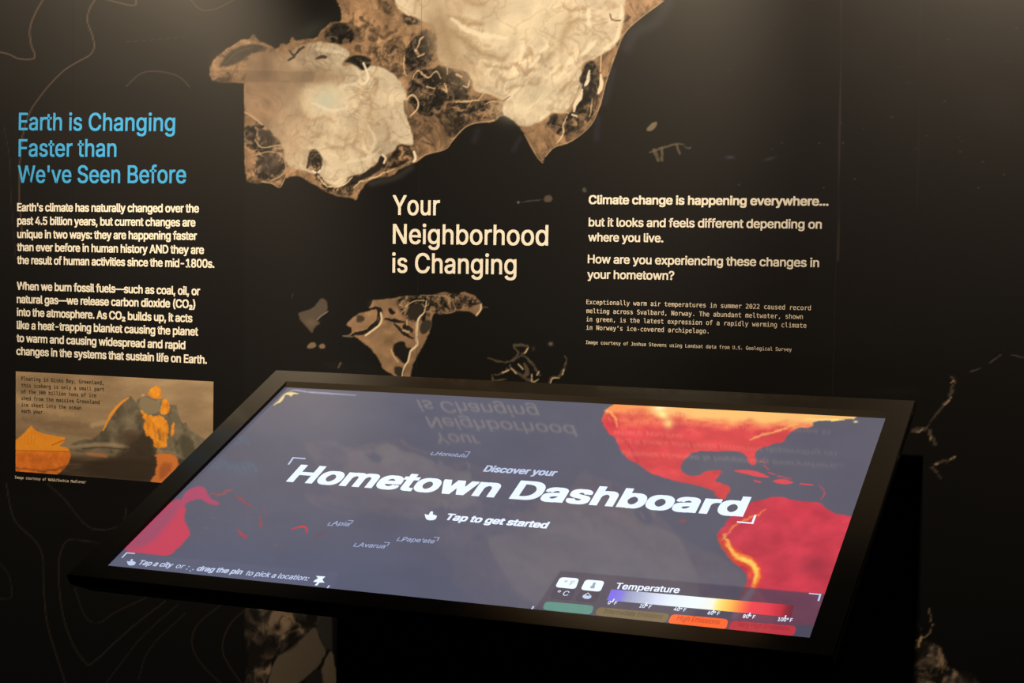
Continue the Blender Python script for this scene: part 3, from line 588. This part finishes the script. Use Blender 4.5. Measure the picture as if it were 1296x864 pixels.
# ---- the printed iceberg photograph
def berg_art(x, y):
    p = Painter(x, y, (150, 124, 94)); al = np.arange(len(x))
    n = fbm(x * .35, y, 12, 201, 5)[:, None]; p.c *= .84 + .32 * n
    p.put(al, np.clip((y - 515) / 60, 0, 1) * np.clip((190 - x) / 120, 0, 1) * .75, (104, 84, 64))
    p.stroke([(20,500),(32,510),(60,519),(95,524)], 9, (186, 152, 112), .6, 9, 2); p.stroke([(118,538),(132,534)], 6, (184, 156, 120), .7, 5, 1); p.stroke([(30,530),(70,536),(110,540)], 8, (112, 88, 66), .5, 8, 2)
    # water
    p.poly([(10,570.5),(215,576),(290,580),(290,640),(10,640)], (78, 64, 49), 3); p.poly([(88,565),(190,570),(190,582),(88,578)], (138, 116, 90), 6, a=.8)
    n = fbm(x * .12, y, 3, 207, 3)[:, None]; I, k = p.mask([(10,574),(290,584),(290,640),(10,640)], 3); p.c[I] *= 1 - k[:, None] * .5 * (n[I] - .3)
    # ridges
    p.poly([(45,541),(62,546),(84,550),(108,553),(118,556),(135,568),(88,570),(60,560)], (146, 124, 96), 2, .5)
    gb = [(105,556),(118,556),(130,545),(140,530),(150,515),(160,504),(165,500),(171,507),(178,517),(184,530),(190,545),(195,556),(200,572),(190,578),(150,574),(88,572),(88,562)]
    I, k = p.mask(gb, 1.4, .5); n = wfbm(x[I], y[I] , 11, 211, 5, .35)[:, None]; p.put(I, k, np.array((108, 96, 78)) * (.58 + .75 * n))
    p.stroke([(88,566),(130,562),(165,566)], 5, (158, 136, 106), .8, 4, .6); p.stroke([(104,568),(130,566),(160,569)], 2, (74, 60, 46), .7, 2)
    p.blob(166, 553, 11, 8, (84, 62, 46), .8); p.blob(160, 530, 8, 10, (130, 116, 92), .5, .4)
    p.poly([(150,576),(185,540),(192,550),(198,572),(199,600),(185,612),(120,604),(100,590),(130,580)], (56, 46, 36), 7, 1, a=.85)
    rb = [(172,508),(178,502),(186,500),(205,505),(212,512),(219,512),(224,513),(226,526),(231,536),(236,534),(240,545),(250,549),(260,557),(268,564),(262,590),(236,582),(215,578),(203,570),(196,560),(186,530),(176,520)]
    I, k = p.mask(rb, 1.3, .4); n = wfbm(x[I], y[I], 9, 221, 5, .35)[:, None]; p.put(I, k, np.array((114, 103, 84)) * (.6 + .7 * n))
    p.poly([(178,504),(196,505),(203,515),(200,523),(186,524),(176,517)], (134, 118, 92), 1.5, .3); p.poly([(230,548),(244,556),(250,576),(240,588),(232,580),(228,560)], (78, 72, 56), 2, .8, a=.85)
    p.poly([(213,524),(224,520),(228,540),(218,534)], (108, 98, 78), 1.5, .5)
    OR = (238, 140, 38)
    for q in [[(187,498),(191,492),(195,490),(198,487),(202,490),(204,497),(206,504),(196,505),(190,502)], [(204,508),(209,504),(213,507),(216,518),(211,525),(203,524)],
              [(176,518),(185,523),(196,527),(204,525),(212,534),(213,545),(212,558),(210,566),(197,568),(192,554),(185,551),(181,540),(184,534),(180,526)], [(217,536),(221,534),(221,545),(218,553),(216,547)]]:
        I, k = p.mask(q, 1.0, .8, 4, 231); n = fbm(x[I] * 1.6, y[I] * .8, 5, 233, 3)[:, None]; p.put(I, k, np.array(OR) * (.74 + .42 * n))
    p.stroke([(131,544),(139,527),(149,514),(162,503)], 3.4, OR, .95, 1.2, .4); p.blob(181, 500, 2.5, 2, (210, 150, 90), .8); p.stroke([(201,545),(203,556)], 3, (142, 96, 56), .8, 2, .6); p.stroke([(194,534),(197,548)], 1.6, (196, 100, 34), .7, 1.5, .5)
    p.poly([(197,572),(225,577),(226,590),(216,604),(208,616),(190,612),(196,600),(199,585)], (208, 112, 48), 1.5, 1.2); p.poly([(205,584),(220,586),(212,602),(200,606)], (166, 84, 42), 3, 1.5, a=.8); p.stroke([(200,570),(222,573)], 2, (150, 128, 100), .6, 2)
    lb = [(10,566),(19,558),(30,548),(38,539),(40,538),(45,545),(56,549),(75,552),(84,554),(80,560),(74,564),(86,566),(90,574),(87,586),(78,596),(70,602),(10,597)]
    I, k = p.mask(lb, 1.0, .4); n = fbm(x[I], y[I], 7, 241, 4)[:, None]; dn = np.clip((y[I] - 569) / 5, 0, 1)[:, None]
    p.put(I, k, np.array((244, 140, 36)) * (.92 + .12 * n) * (1 - dn) + np.array((224, 112, 36)) * (.82 + .3 * n) * dn)
    p.stroke([(18,570),(88,571.5)], 1.1, (150, 78, 32), .7); p.stroke([(66,563),(78,558),(84,556)], 2, (176, 96, 40), .7, 1.5)
    for i in range(6): p.stroke([(24 + i * 4.2, 549 - i * 1.5), (22 + i * 4.2, 562)], .9, (196, 112, 36), .5, 1, .6)
    p.stroke([(20,592),(60,596),(90,588)], 2.5, (96, 58, 34), .55, 2, 1.2)
    p.stroke([(112,574),(134,577)], 4, (200, 116, 60), .6, 4)
    g = np.clip((110 - p.c.max(1) + p.c.min(1)) / 30, 0, 1)[:, None]; p.c *= 1 - g * (-.02, .04, .15)
    return alb(p.c, 1.08)
# four corners measured on the wall: left/right edges vertical, top/bottom level
il, iz = wp(20.2, 469.8); ir = wp(270.3, 482.9)[0]; zb = wp(19, 596)[1]
A = np.linspace(il, ir, 300); B = np.linspace(zb, iz, 150)
me, co = grid_mesh('iceberg_photograph', A, B, lambda U, V: (U, 0 * U - .0005, V), thick=(0, .0004, 0))
X, Y = to_px(co.astype(float)); paint_mesh(me, 'print_colour', berg_art(X, Y))
pic = link('iceberg_photograph', me, M_PHOTO, wall, 'printed photograph of orange lit icebergs under a grey brown sky')
def B43(s, x0, y0, x1, y1, c): return (s, (x0 / 4.32, 450 + y0 / 4.32), (x1 / 4.32, 450 + y1 / 4.32), c)
c5 = cap(30, 476.0, 480.6)
lettering('caption_text', [B43("Floating in Disko Bay, Greenland,", 118, 134, 567, 158, c5), B43("this iceberg is only a small part", 118, 170, 570, 194, c5), B43("of the 300 billion tons of ice", 118, 205, 527, 227, c5),
    B43("shed from the massive Greenland", 118, 241, 545, 264, c5), B43("ice sheet into the ocean", 118, 277, 445, 295, c5), B43("each year.", 118, 311, 243, 318, c5)],
    'wall', M_DARKTXT, pic, .0009, fnt=MONO, weight=.008, res=2, label='small dark typewriter caption printed over the sky')
lettering('credit_text', [B43("Image courtesy of NASA/Saskia Madlener", 82, 671, 470, 698, c5 * .72)], 'wall', M_CREAM2, wall, .0004, fnt=MONO, weight=.006, res=2, label='tiny cream typewriter credit under the iceberg photograph')

# ------------------------------------------------------------------ floor, ceiling
bm = bmesh.new(); box_into(bm, -5, 2.5, -4.5, .16, -.05, 0); o = struct(bm_obj('floor', bm, M_FLOOR)); o['label'] = 'dark carpeted floor'; o['category'] = 'floor'
bm = bmesh.new(); box_into(bm, -5, 2.5, -4.5, .16, 3.3, 3.35); o = struct(bm_obj('ceiling', bm, M_CEIL)); o['label'] = 'black painted ceiling'; o['category'] = 'ceiling'

# ------------------------------------------------------------------ the touchscreen kiosk
K = bpy.data.objects.new('touchscreen_kiosk', None); COL.objects.link(K)
K['label'] = 'black angled touchscreen kiosk with a lit world temperature map, standing before the printed wall'; K['category'] = 'kiosk'
UL, UR, VT, VB = -.0515, 1.2525, .0585, -.6990          # outer frame, display metres (second axis up the slope)
IL, IR, IT, IB = -.0015, 1.2110, .0010, -.6605          # opening
RECESS = -.0075
def ring(bm, rects, m=4):
    """rects: list of (l,r,b,t,h): successive rectangular loops joined into a band surface"""
    loops = []
    for l, r, b, t, h in rects: loops.append([bm.verts.new(scr3(*p, h)) for p in [(l, b), (r, b), (r, t), (l, t)]])
    for A_, B_ in zip(loops[:-1], loops[1:]):
        for i in range(4): bm.faces.new([A_[i], A_[(i + 1) % 4], B_[(i + 1) % 4], B_[i]])
    return loops
H0 = .0075     # bezel face lies above the display
bm = bmesh.new()
lo = ring(bm, [(UL, UR, VB, VT, -.004), (UL, UR, VB, VT, H0 - .0015), (UL + .0015, UR - .0015, VB + .0015, VT - .0015, H0),
          (IL - .0005, IR + .0005, IB - .0005, IT + .0115, H0), (IL, IR, IB, IT + .0108, H0 - .0006), (IL, IR, IB, IT, RECESS + .0075)])
bz = bm_obj('bezel', bm, M_BEZEL, K); bz.data.materials.append(M_LIP)
for f in list(bz.data.polygons)[-8:]: f.material_index = 1
# housing below: shallow lip, then tapered underside
bm = bmesh.new()
lo = ring(bm, [(UL + .001, UR - .001, VB + .001, VT - .001, -.004), (UL + .001, UR - .001, VB + .001, VT - .001, -.012), (UL + .03, UR - .03, VB + .018, VT - .018, -.034), (UL + .12, UR - .12, VB + .1, VT - .06, -.052)])
bm.faces.new(lo[0]); bm.faces.new(list(reversed(lo[-1])))
bm_obj('housing', bm, M_BODY, K)

def screen_art(x, y):
    p = Painter(x, y, (96, 95, 110)); al = np.arange(len(x))
    n = fbm(x, y * 1.8, 60, 301, 4)[:, None]; p.c *= .95 + .1 * n
    p.put(al, np.clip((y - 640) / 130, 0, 1) * np.clip((700 - x) / 300, 0, 1) * .6, (84, 92, 122)); p.put(al, np.clip((x - 820) / 200, 0, 1) * .35, (92, 86, 98))
    NA = [(762,530),(766.5,518),(774,513),(800,500),(1090,500),(1085,531),(1068,529.5),(1052,534),(1050.7,531),(1028.6,534),(1030,539.4),(1023.5,541.8),(1011.6,540.4),(1001.5,546),(994.7,553),(993,558.8),(982.8,560.8),(974.3,563.2),
      (962.4,567.6),(956.6,571.7),(955.6,578.5),(957.3,585),(954.6,589.3),(948.8,587),(945.4,576.8),(938.6,572.4),(930,571),(920,570.3),(911.5,571.7),(901.3,571.7),(892.8,570.7),(884.3,571),(874,573.4),(868.4,580),
      (862.2,587),(861.6,593.8),(866.3,599.5),(875.8,602.2),(886,600.5),(892.8,596),(903,594.8),(914.9,596),(909.8,601.6),(903,608.4),(913.2,611.8),(923.4,614),(925,621),(920,626.7),(916.6,632),(909.8,630),(904.7,626),(903,621),
      (894.5,618.5),(886,615),(874,611.8),(858.8,609.7),(845.3,606.3),(831.7,601.6),(819.8,597),(813,590.4),(803,584.6),(797,583),(791,576.8),(785.8,569),(780.7,559.8),(779,553),(770,549.6),(767,542.8),(763,536)]
    RED = (226, 74, 78)
    I, k = p.mask(NA, 1.0, .7, 6, 303); X, Y = x[I], y[I]; n = fbm(X, Y * 1.8, 22, 305, 5)[:, None]
    c = np.array(RED) * (.84 + .26 * n); t = np.clip((548 - Y - (X - 790) * .005) / 26 + (n[:, 0] - .5) * 1.2 + (X - 960) / 500, 0, 1)[:, None]
    c = c * (1 - t) + np.array((255, 152, 84)) * t; t2 = np.clip((537 - Y) / 10 + (X - 930) / 160 + (n[:, 0] - .5) * 1.5, 0, 1)[:, None] * np.clip((X - 790) / 60, 0, 1)[:, None]
    c = c * (1 - t2 * .8) + np.array((255, 206, 122)) * t2 * .8; p.put(I, k, c)
    p.blob(775, 532, 10, 9, (205, 52, 62), .7); p.blob(812, 522, 8, 6, (210, 60, 60), .5); p.blob(838, 524, 9, 5, (255, 240, 150), .9, .6); p.blob(846, 536, 6, 6, (255, 226, 130), .8); p.blob(835, 516, 8, 3, (255, 250, 200), .8)
    p.stroke([(766,520),(776,524),(782,540)], 2.4, (255, 190, 90), .8, 2, 1); p.stroke([(950,556),(965,550),(990,543),(1010,536)], 3, (255, 196, 106), .7, 3, 1); p.stroke([(1020,530),(1052,531),(1068,531)], 2.5, (255, 224, 130), .9, 1.5, .3)
    p.blob(1083, 533.5, 2.4, 1.3, (255, 236, 160), 1.0); p.stroke([(790,556),(800,570),(808,584)], 4, (176, 50, 62), .5, 4, 1.5)
    for q in [[(926,595.5),(943,593.5),(961,597),(976,604),(964,604),(947,600.5)], [(977,607.5),(991,605.5),(1006.5,610.7),(994.7,613),(981,610.7)]]: p.poly(q, (222, 78, 86), 1.0, .4)
    p.stroke([(955,608),(962,610)], 2, (214, 76, 86)); p.stroke([(1013,612),(1028,613.5)], 2, (210, 76, 88)); p.stroke([(1036,613),(1042,620),(1043,626),(1038,632)], 1.8, (206, 74, 90), .8, 1.4, .6)
    for a_, b_ in [((961,583),(968,585)), ((966,589),(972,594)), ((972,598),(980,600)), ((984,602),(1000,606))]: p.stroke([a_, b_], 2, (210, 78, 90), .7, 1.2, .5)
    SA = [(906.4,677),(909.8,671.8),(916.6,666),(920,658.3),(930,651.5),(940,643),(950.5,635.5),(964,632),(977.7,628.7),(991.3,628.7),(1004.9,633.5),(1021.8,634.5),(1038.8,635.5),(1042.2,641.3),(1055.8,649.8),(1074.5,652.5),(1100,655),
      (1060,840),(900,830),(941.7,744),(947,729.7),(938.2,719),(924,706.6),(920.4,694),(909.8,683)]
    I, k = p.mask(SA, 1.0, .7, 6, 313); X, Y = x[I], y[I]; n = fbm(X, Y * 1.6, 26, 315, 4)[:, None]; p.put(I, k, np.array((204, 62, 78)) * (.84 + .3 * n))
    p.blob(1030, 716, 20, 12, (158, 54, 68), .8); p.blob(1000, 648, 22, 8, (214, 58, 76), .6); p.blob(985, 720, 12, 10, (190, 60, 76), .5)
    for q, wd, c, a in [([(912,682),(921,692),(935,706),(952,713),(959,726),(955,744)], 16, (220, 74, 58), .8), ([(920,689),(933,704),(949,711),(958,724),(954,742)], 10, (250, 140, 60), .85),
                        ([(923,694),(936,706),(951,713),(957,724),(955,736)], 5.5, (255, 212, 100), .95), ([(914,684),(924,672),(935,661),(955,653),(969,644)], 2.6, (250, 140, 74), .85), ([(917,676),(925,696)], 4, (255, 196, 92), .8)]:
        p.stroke(q, wd, c, a, 2.5, 1.1, 5, 321)
    p.blob(949, 727, 3, 6, (236, 92, 62), .9); p.blob(864, 659, 4, 1.8, (190, 74, 66), .8)
    p.blob(770, 640, 110, 42, (88, 82, 96), .35, .15)
    # left: Australia, New Guinea and the islands

    p.poly([(230,634.6),(235,643),(231.8,655),(238.6,668.6),(240.3,678.8),(230,689),(218,701),(209.7,703.7),(150,697),(160,660),(226.7,630)], (198, 70, 92), 1.4, .9)
    I, k = p.mask([(150,700),(226,628),(232,640),(190,690)], 6, 1); p.put(I, k * .55, (132, 86, 118))
    p.poly([(228,632),(238,620),(250,614),(260,617),(264,629),(278,636),(275,640),(261,636),(254,630),(240,634),(232,640)], (176, 76, 106), 1.2, .7)
    for q, c in [([(267,625),(282,624),(294,620)], (158, 84, 92)), ([(298,627),(310,636),(320,642)], (176, 70, 76)), ([(330,654),(331,668)], (156, 80, 84)), ([(301,671),(311,679)], (206, 62, 66)), ([(400,682),(412,672)], (112, 84, 92)), ([(334,643),(337,648)], (130, 84, 96))]:
        p.stroke(q, 3.2, c, .8, 2.2, 2.0)
    p.stroke([(370,669),(380,666.5),(387,667),(389,675)], 2.2, (226, 60, 66), .95, 1.2, .3)
    p.blob(576, 590, 5, 2, (120, 96, 96), .5, .2); p.stroke([(545,680),(560,686)], 2, (112, 94, 90), .4, 2)
    for cx, cy in [(290,659),(314,655),(348,690),(262,668),(270,655)]: p.blob(cx, cy, 2.5, 1.2, (134, 94, 104), .6)
    # top left corner
    p.poly([(344.7,514),(353,506.3),(360.9,496.6),(368.6,496),(380,497.8),(370,499.4),(368.6,502),(365.5,499.4),(360.9,499),(358.5,504.8),(356,508),(350,511)], (240, 214, 140), 1, .3)
    p.stroke([(366,495.5),(374,493.5),(392,496),(420,498),(450,500)], 2.2, (166, 168, 196), .8, 1.6, .2)
    # dimmed bar along the foot of the map
    I, k = p.mask([(158,699),(415,724),(428,724),(418,760),(120,730)], 1.4); p.put(I, k * .12, (120, 120, 150))
    I, k = p.mask([(709.2,722),(1060,753),(1035,830),(664,790)], 1.4); p.put(I, k * .72, (72, 68, 88)); p.put(*(lambda q: (q[0], q[1] * .8))(p.mask([(1006,790),(1060,794),(1040,830),(990,830)], 2)), (70, 76, 92))
    p.stroke([(951,748),(942,760),(930,780)], 8, (96, 108, 122), .5, 6)
    return srgb(p.c)
A = np.linspace(-.0015, SW + .0012, 620); B = np.linspace(-SH - .0012, .0012, 360)
me, co = grid_mesh('display', A, B, lambda U, V: scr3(U, V, 0.0), thick=(0, .0035, -.0035))
X, Y = to_px(co.astype(float)); paint_mesh(me, 'screen_colour', screen_art(X, Y))
disp = link('display', me, M_DISP, K, 'glossy lit touchscreen showing a blue and red temperature map')
T1 = .0004
def scap(a, b): return abs(sp(*a)[1] - sp(*b)[1])
lettering('title_text', [("Hometown Dashboard", (362.7,608.5), (940.6,652.8), .92 * scap((380.7,586.8), (362.7,608.3)))], 'screen', M_WHITE, disp, T1, weight=.036, label='large white title lettering')
lettering('subtitle_text', [("Discover your", (611.3,596.4), (702.4,602.4), .95 * scap((615.2,588.5), (611.3,596.3)))], 'screen', M_WHITE2, disp, T1, weight=.026)
lettering('prompt_text', [("Tap to get started", (562.2,657.4), (691.6,668.5), scap((563.5,649.8), (560,657.4)))], 'screen', M_WHITE, disp, T1, weight=.034)
cc = scap((424,659.3), (420,663.8)) * 1.05
for s, a, b, bl, tr in [("Honolulu", (550.8,575.8), (590.2,578.8), (545.3,575.3), (595,571.8)), ("Apia", (419.5,663.9), (441,665.8), (414.8,664.6), (447,659)),
                        ("Avarua", (452.8,691.6), (486.3,693.8), (447.6,691.2), (493,686.8)), ("Pape\u2019ete", (508,684.3), (548.8,687.6), (502.5,684), (556,680.3))]:
    o = lettering('city_name_text', [(s, a, b, cc)], 'screen', M_WHITE3, disp, T1, weight=.014)
    q = np.array(spx(*bl)); r = np.array(spx(*tr)); d = .009
    for ll in ([q + (0, d), q, q + (d, 0)], [r - (d, 0), r, r - (0, d)]): flat_shapes('city_name_bracket', thick_line(ll, .0018), M_WHITE3, disp, T1)
def bracket(pts, m=M_WHITE2, wd=.0028): flat_shapes('corner_bracket', thick_line([spx(*p) for p in pts], wd), m, disp, T1)
bracket([(365.6,587.2),(371.2,579.2),(385.6,580.4)], wd=.0036, m=M_WHITE2); bracket([(934.2,660.4),(952.2,662.2),(955.8,652.6)], wd=.0036, m=M_WHITE)
bracket([(155,705.2),(160.4,699.5),(170,700.4)]); bracket([(400.7,746),(412.4,746.9),(416.4,741.4)])
bracket([(675,767.8),(670.8,774.6),(682,775.8)]); bracket([(1025,751),(1038.2,752.3),(1036,759.8)])
def icon(pts, sc, ox, oy, name, m): flat_shapes(name, [[spx(ox + a / sc, oy + b / sc) for a, b in pts]], m, disp, T1)
HAND = [(800,325),(812,330),(822,329),(828,315),(838,311),(843,316),(841,328),(854,331),(863,336),(858,350),(845,357),(824,358),(810,354),(803,342)]
icon(HAND, 4.05, 340, 570, 'hand_icon', M_WHITE)
icon([(a * .72 - 828 * .72 + 185, b * .72 - 338 * .72 + 89) for a, b in HAND], 4.05, 120, 690, 'hand_icon', M_WHITE2)
icon([(1134,157),(1182,160),(1174,168),(1167,172),(1170,182),(1178,191),(1152,191),(1140,206),(1127,205),(1142,189),(1119,187),(1130,177),(1143,171),(1141,164)], 4.05, 120, 690, 'pin_icon', M_WHITE)
for dx, dy in [(-16, 4), (16, 6), (-4, -9), (2, 13)]:
    x0, y0 = 487 + dx, 118 + dy; icon([(x0 - 6, y0), (x0, y0 - 4), (x0 + 6, y0), (x0, y0 + 4)], 4.05, 120, 690, 'arrow_icon', M_WHITE3)
bc = scap((177,708.5), (173.8,714.2))
lettering('instruction_text', [("Tap a city", (173.8,714.3), (216.4,717.9), bc)], 'screen', M_WHITE2, disp, T1, weight=.022)
lettering('instruction_text', [("or", (221.3,718.6), (231.2,719.4), bc)], 'screen', M_WHITE2, disp, T1, weight=.006)
lettering('instruction_text', [("drag the pin", (248,721.8), (304.9,726.6), bc)], 'screen', M_WHITE2, disp, T1, weight=.03)
lettering('instruction_text', [("to pick a location:", (309.8,727.6), (388.8,734.8), bc)], 'screen', M_WHITE2, disp, T1, weight=.012)
# ---- legend
def q5(*p): return [spx(660 + a / 5.89, 710 + b / 5.89) for a, b in p]
def q6(*p): return [spx(840 + a / 5.89, 710 + b / 5.89) for a, b in p]
G = lambda c: glow('lit_%d_%d_%d' % c, c)
Pn = G((66, 64, 84))
lettering('legend_title_text', [("Temperature", (778,744.8), (859,750.4), scap((779.5,736.4), (777.5,743.8)))], 'screen', M_WHITE, disp, T1, weight=.018)
for top, low, in [([(290,120),(432,130),(403,210),(250,195)], [(250,195),(403,210),(366,290),(212,274)]), ([(478,138),(622,150),(588,230),(440,215)], [(440,215),(588,230),(548,306),(400,292)])]:
    flat_shapes('toggle_button', [rounded(q5(*low), .006)], Pn, disp, T1)
    T = q5(*top); flat_shapes('toggle_button', [rounded([T[0], T[1]], .006)[0:0] + [*rounded(T, .007)]], M_WHITE, disp, T1 * 1.5)
lettering('toggle_text', [("\u00b0 F", (660+308/5.89,710+177/5.89), (660+386/5.89,710+183/5.89), .012)], 'screen', G((176,186,196)), disp, T1 * 2, weight=.01)
lettering('toggle_text', [("\u00b0 C", (660+256/5.89,710+253/5.89), (660+345/5.89,710+261/5.89), .0125)], 'screen', M_WHITE2, disp, T1 * 2, weight=.01)
flat_shapes('thermometer_icon', [q5((538,160),(556,162),(546,188),(549,196),(540,206),(520,206),(510,198),(516,190),(526,184))], G((150,166,182)), disp, T1 * 2)
flat_shapes('water_drop_icon', [q5((498,236),(522,262),(520,274),(500,284),(472,282),(454,270),(460,256))], M_WHITE2, disp, T1 * 2)
flat_shapes('water_drop_icon', [q5((496,244),(512,262),(478,258))], Pn, disp, T1 * 2.5)
flat_shapes('scenario_button', [rounded(q5((178,300),(543,332),(520,400),(155,362)), .008)], G((82,142,132)), disp, T1, label='green legend button')
flat_shapes('scenario_button', [rounded(q5((572,342),(1106,392),(1080,461),(545,403)), .008)], G((118,104,78)), disp, T1, label='olive legend button')
flat_shapes('scenario_button', [rounded(q6((60,395),(483,433),(465,510),(28,464)), .008)], G((252,104,52)), disp, T1, label='bright orange legend button')
flat_shapes('scenario_button', [rounded(q6((507,444),(992,485),(970,558),(480,517)), .008)], G((186,56,68)), disp, T1, label='red legend button')
e5 = lambda a, b: (660 + a / 5.89, 710 + b / 5.89); e6 = lambda a, b: (840 + a / 5.89, 710 + b / 5.89)
lettering('button_text', [("Intermediate Emissions", e5(606, 388), e5(1044, 430), .0115)], 'screen', G((92,82,66)), disp, T1 * 2, weight=.005)
lettering('button_text', [("High Emissions", e6(95, 442), e6(412, 474), .0125)], 'screen', G((196,72,44)), disp, T1 * 2, weight=.008)
lettering('button_text', [("Very High Emissions", e6(545, 486), e6(930, 520), .0115)], 'screen', G((160,44,58)), disp, T1 * 2, weight=.005)
# colour scale: a strip of many lit cells
stops = [(0, (118,104,232)), (.07, (132,124,226)), (.10, (150,154,196)), (.17, (176,184,212)), (.27, (216,224,248)), (.34, (232,242,255)), (.5, (242,252,255)), (.575, (250,250,236)), (.60, (255,238,140)), (.67, (255,190,84)), (.74, (250,110,76)),
         (.78, (242,70,84)), (.88, (226,62,78)), (.94, (196,54,66)), (.965, (150,46,58)), (1, (112,48,62))]
a0 = np.array(e5(670, 210)); a1 = np.array(e6(972, 330)); b0 = np.array(e5(636, 292)); b1 = np.array(e6(950, 419))
N = 160; verts = []; cols = []; fs = []
for i in range(N + 1):
    t = i / N
    pa = np.array(spx(*a0)) * (1 - t) + np.array(spx(*a1)) * t; pb = np.array(spx(*b0)) * (1 - t) + np.array(spx(*b1)) * t
    c = [np.interp(t, [s[0] for s in stops], [s[1][j] for s in stops]) for j in range(3)]
    verts += [scr3(pa[0], pa[1], T1), scr3(pb[0], pb[1], T1)]; cols += [srgb(c), srgb(c)]
    if i < N: fs.append((2 * i, 2 * i + 1, 2 * i + 3, 2 * i + 2))
me = bpy.data.meshes.new('colour_scale'); me.from_pydata(verts, [], fs); me.update(); paint_mesh(me, 'screen_colour', np.array(cols)); link('colour_scale', me, M_DISP, disp, 'colour scale from violet through white and yellow to red')
for s, a, b in [("0\u00b0 F", e5(640, 322), e5(706, 327)), ("20\u00b0 F", e5(877, 347), e5(963, 354)), ("40\u00b0 F", e5(1132, 370), e5(1222, 378)), ("60\u00b0 F", e6(325, 398), e6(413, 405)), ("80\u00b0 F", e6(587, 424), e6(678, 431)), ("100\u00b0 F", e6(848, 447), e6(956, 455))]:
    lettering('scale_number_text', [(s, a, b, .0088)], 'screen', M_WHITE, disp, T1 * 2, weight=.012)
for p_ in [e5(686, 294), e5(930, 322), e5(1180, 344), e6(372, 376), e6(641, 398), e6(907, 418)]:
    q = spx(*p_); flat_shapes('scale_tick', [[(q[0]-.0009, q[1]-.004), (q[0]+.0009, q[1]-.004), (q[0]+.0009, q[1]+.004), (q[0]-.0009, q[1]+.004)]], M_WHITE, disp, T1 * 2)

# ---- pedestal: boxed column with recessed plinth, standing on a flat base plate
px0, px1, py0, py1 = -1.52, -.682, -.27, -.13
def slope_z(y): return SCR[2] + (y - SCR[1]) / CT * ST - .052 / CT + (0)
bm = bmesh.new()
v = [bm.verts.new(p) for p in [(px0,py0,.012),(px1,py0,.012),(px1,py1,.012),(px0,py1,.012),(px0,py0,slope_z(py0)),(px1,py0,slope_z(py0)),(px1,py1,slope_z(py1)),(px0,py1,slope_z(py1))]]
for f in [(0,3,2,1),(4,5,6,7),(0,1,5,4),(1,2,6,5),(2,3,7,6),(3,0,4,7)]: bm.faces.new([v[i] for i in f])
bmesh.ops.bevel(bm, geom=[e for e in bm.edges if abs(e.verts[0].co.z - e.verts[1].co.z) > .3], offset=.006, segments=2, affect='EDGES')
ped = bm_obj('pedestal', bm, M_BODY, K)
bm = bmesh.new(); box_into(bm, px0 - .06, px1 + .06, py0 - .14, py1 + .10, 0, .012)
bmesh.ops.bevel(bm, geom=bm.edges[:], offset=.003, segments=1, affect='EDGES'); bm_obj('base_plate', bm, M_BODY, K)
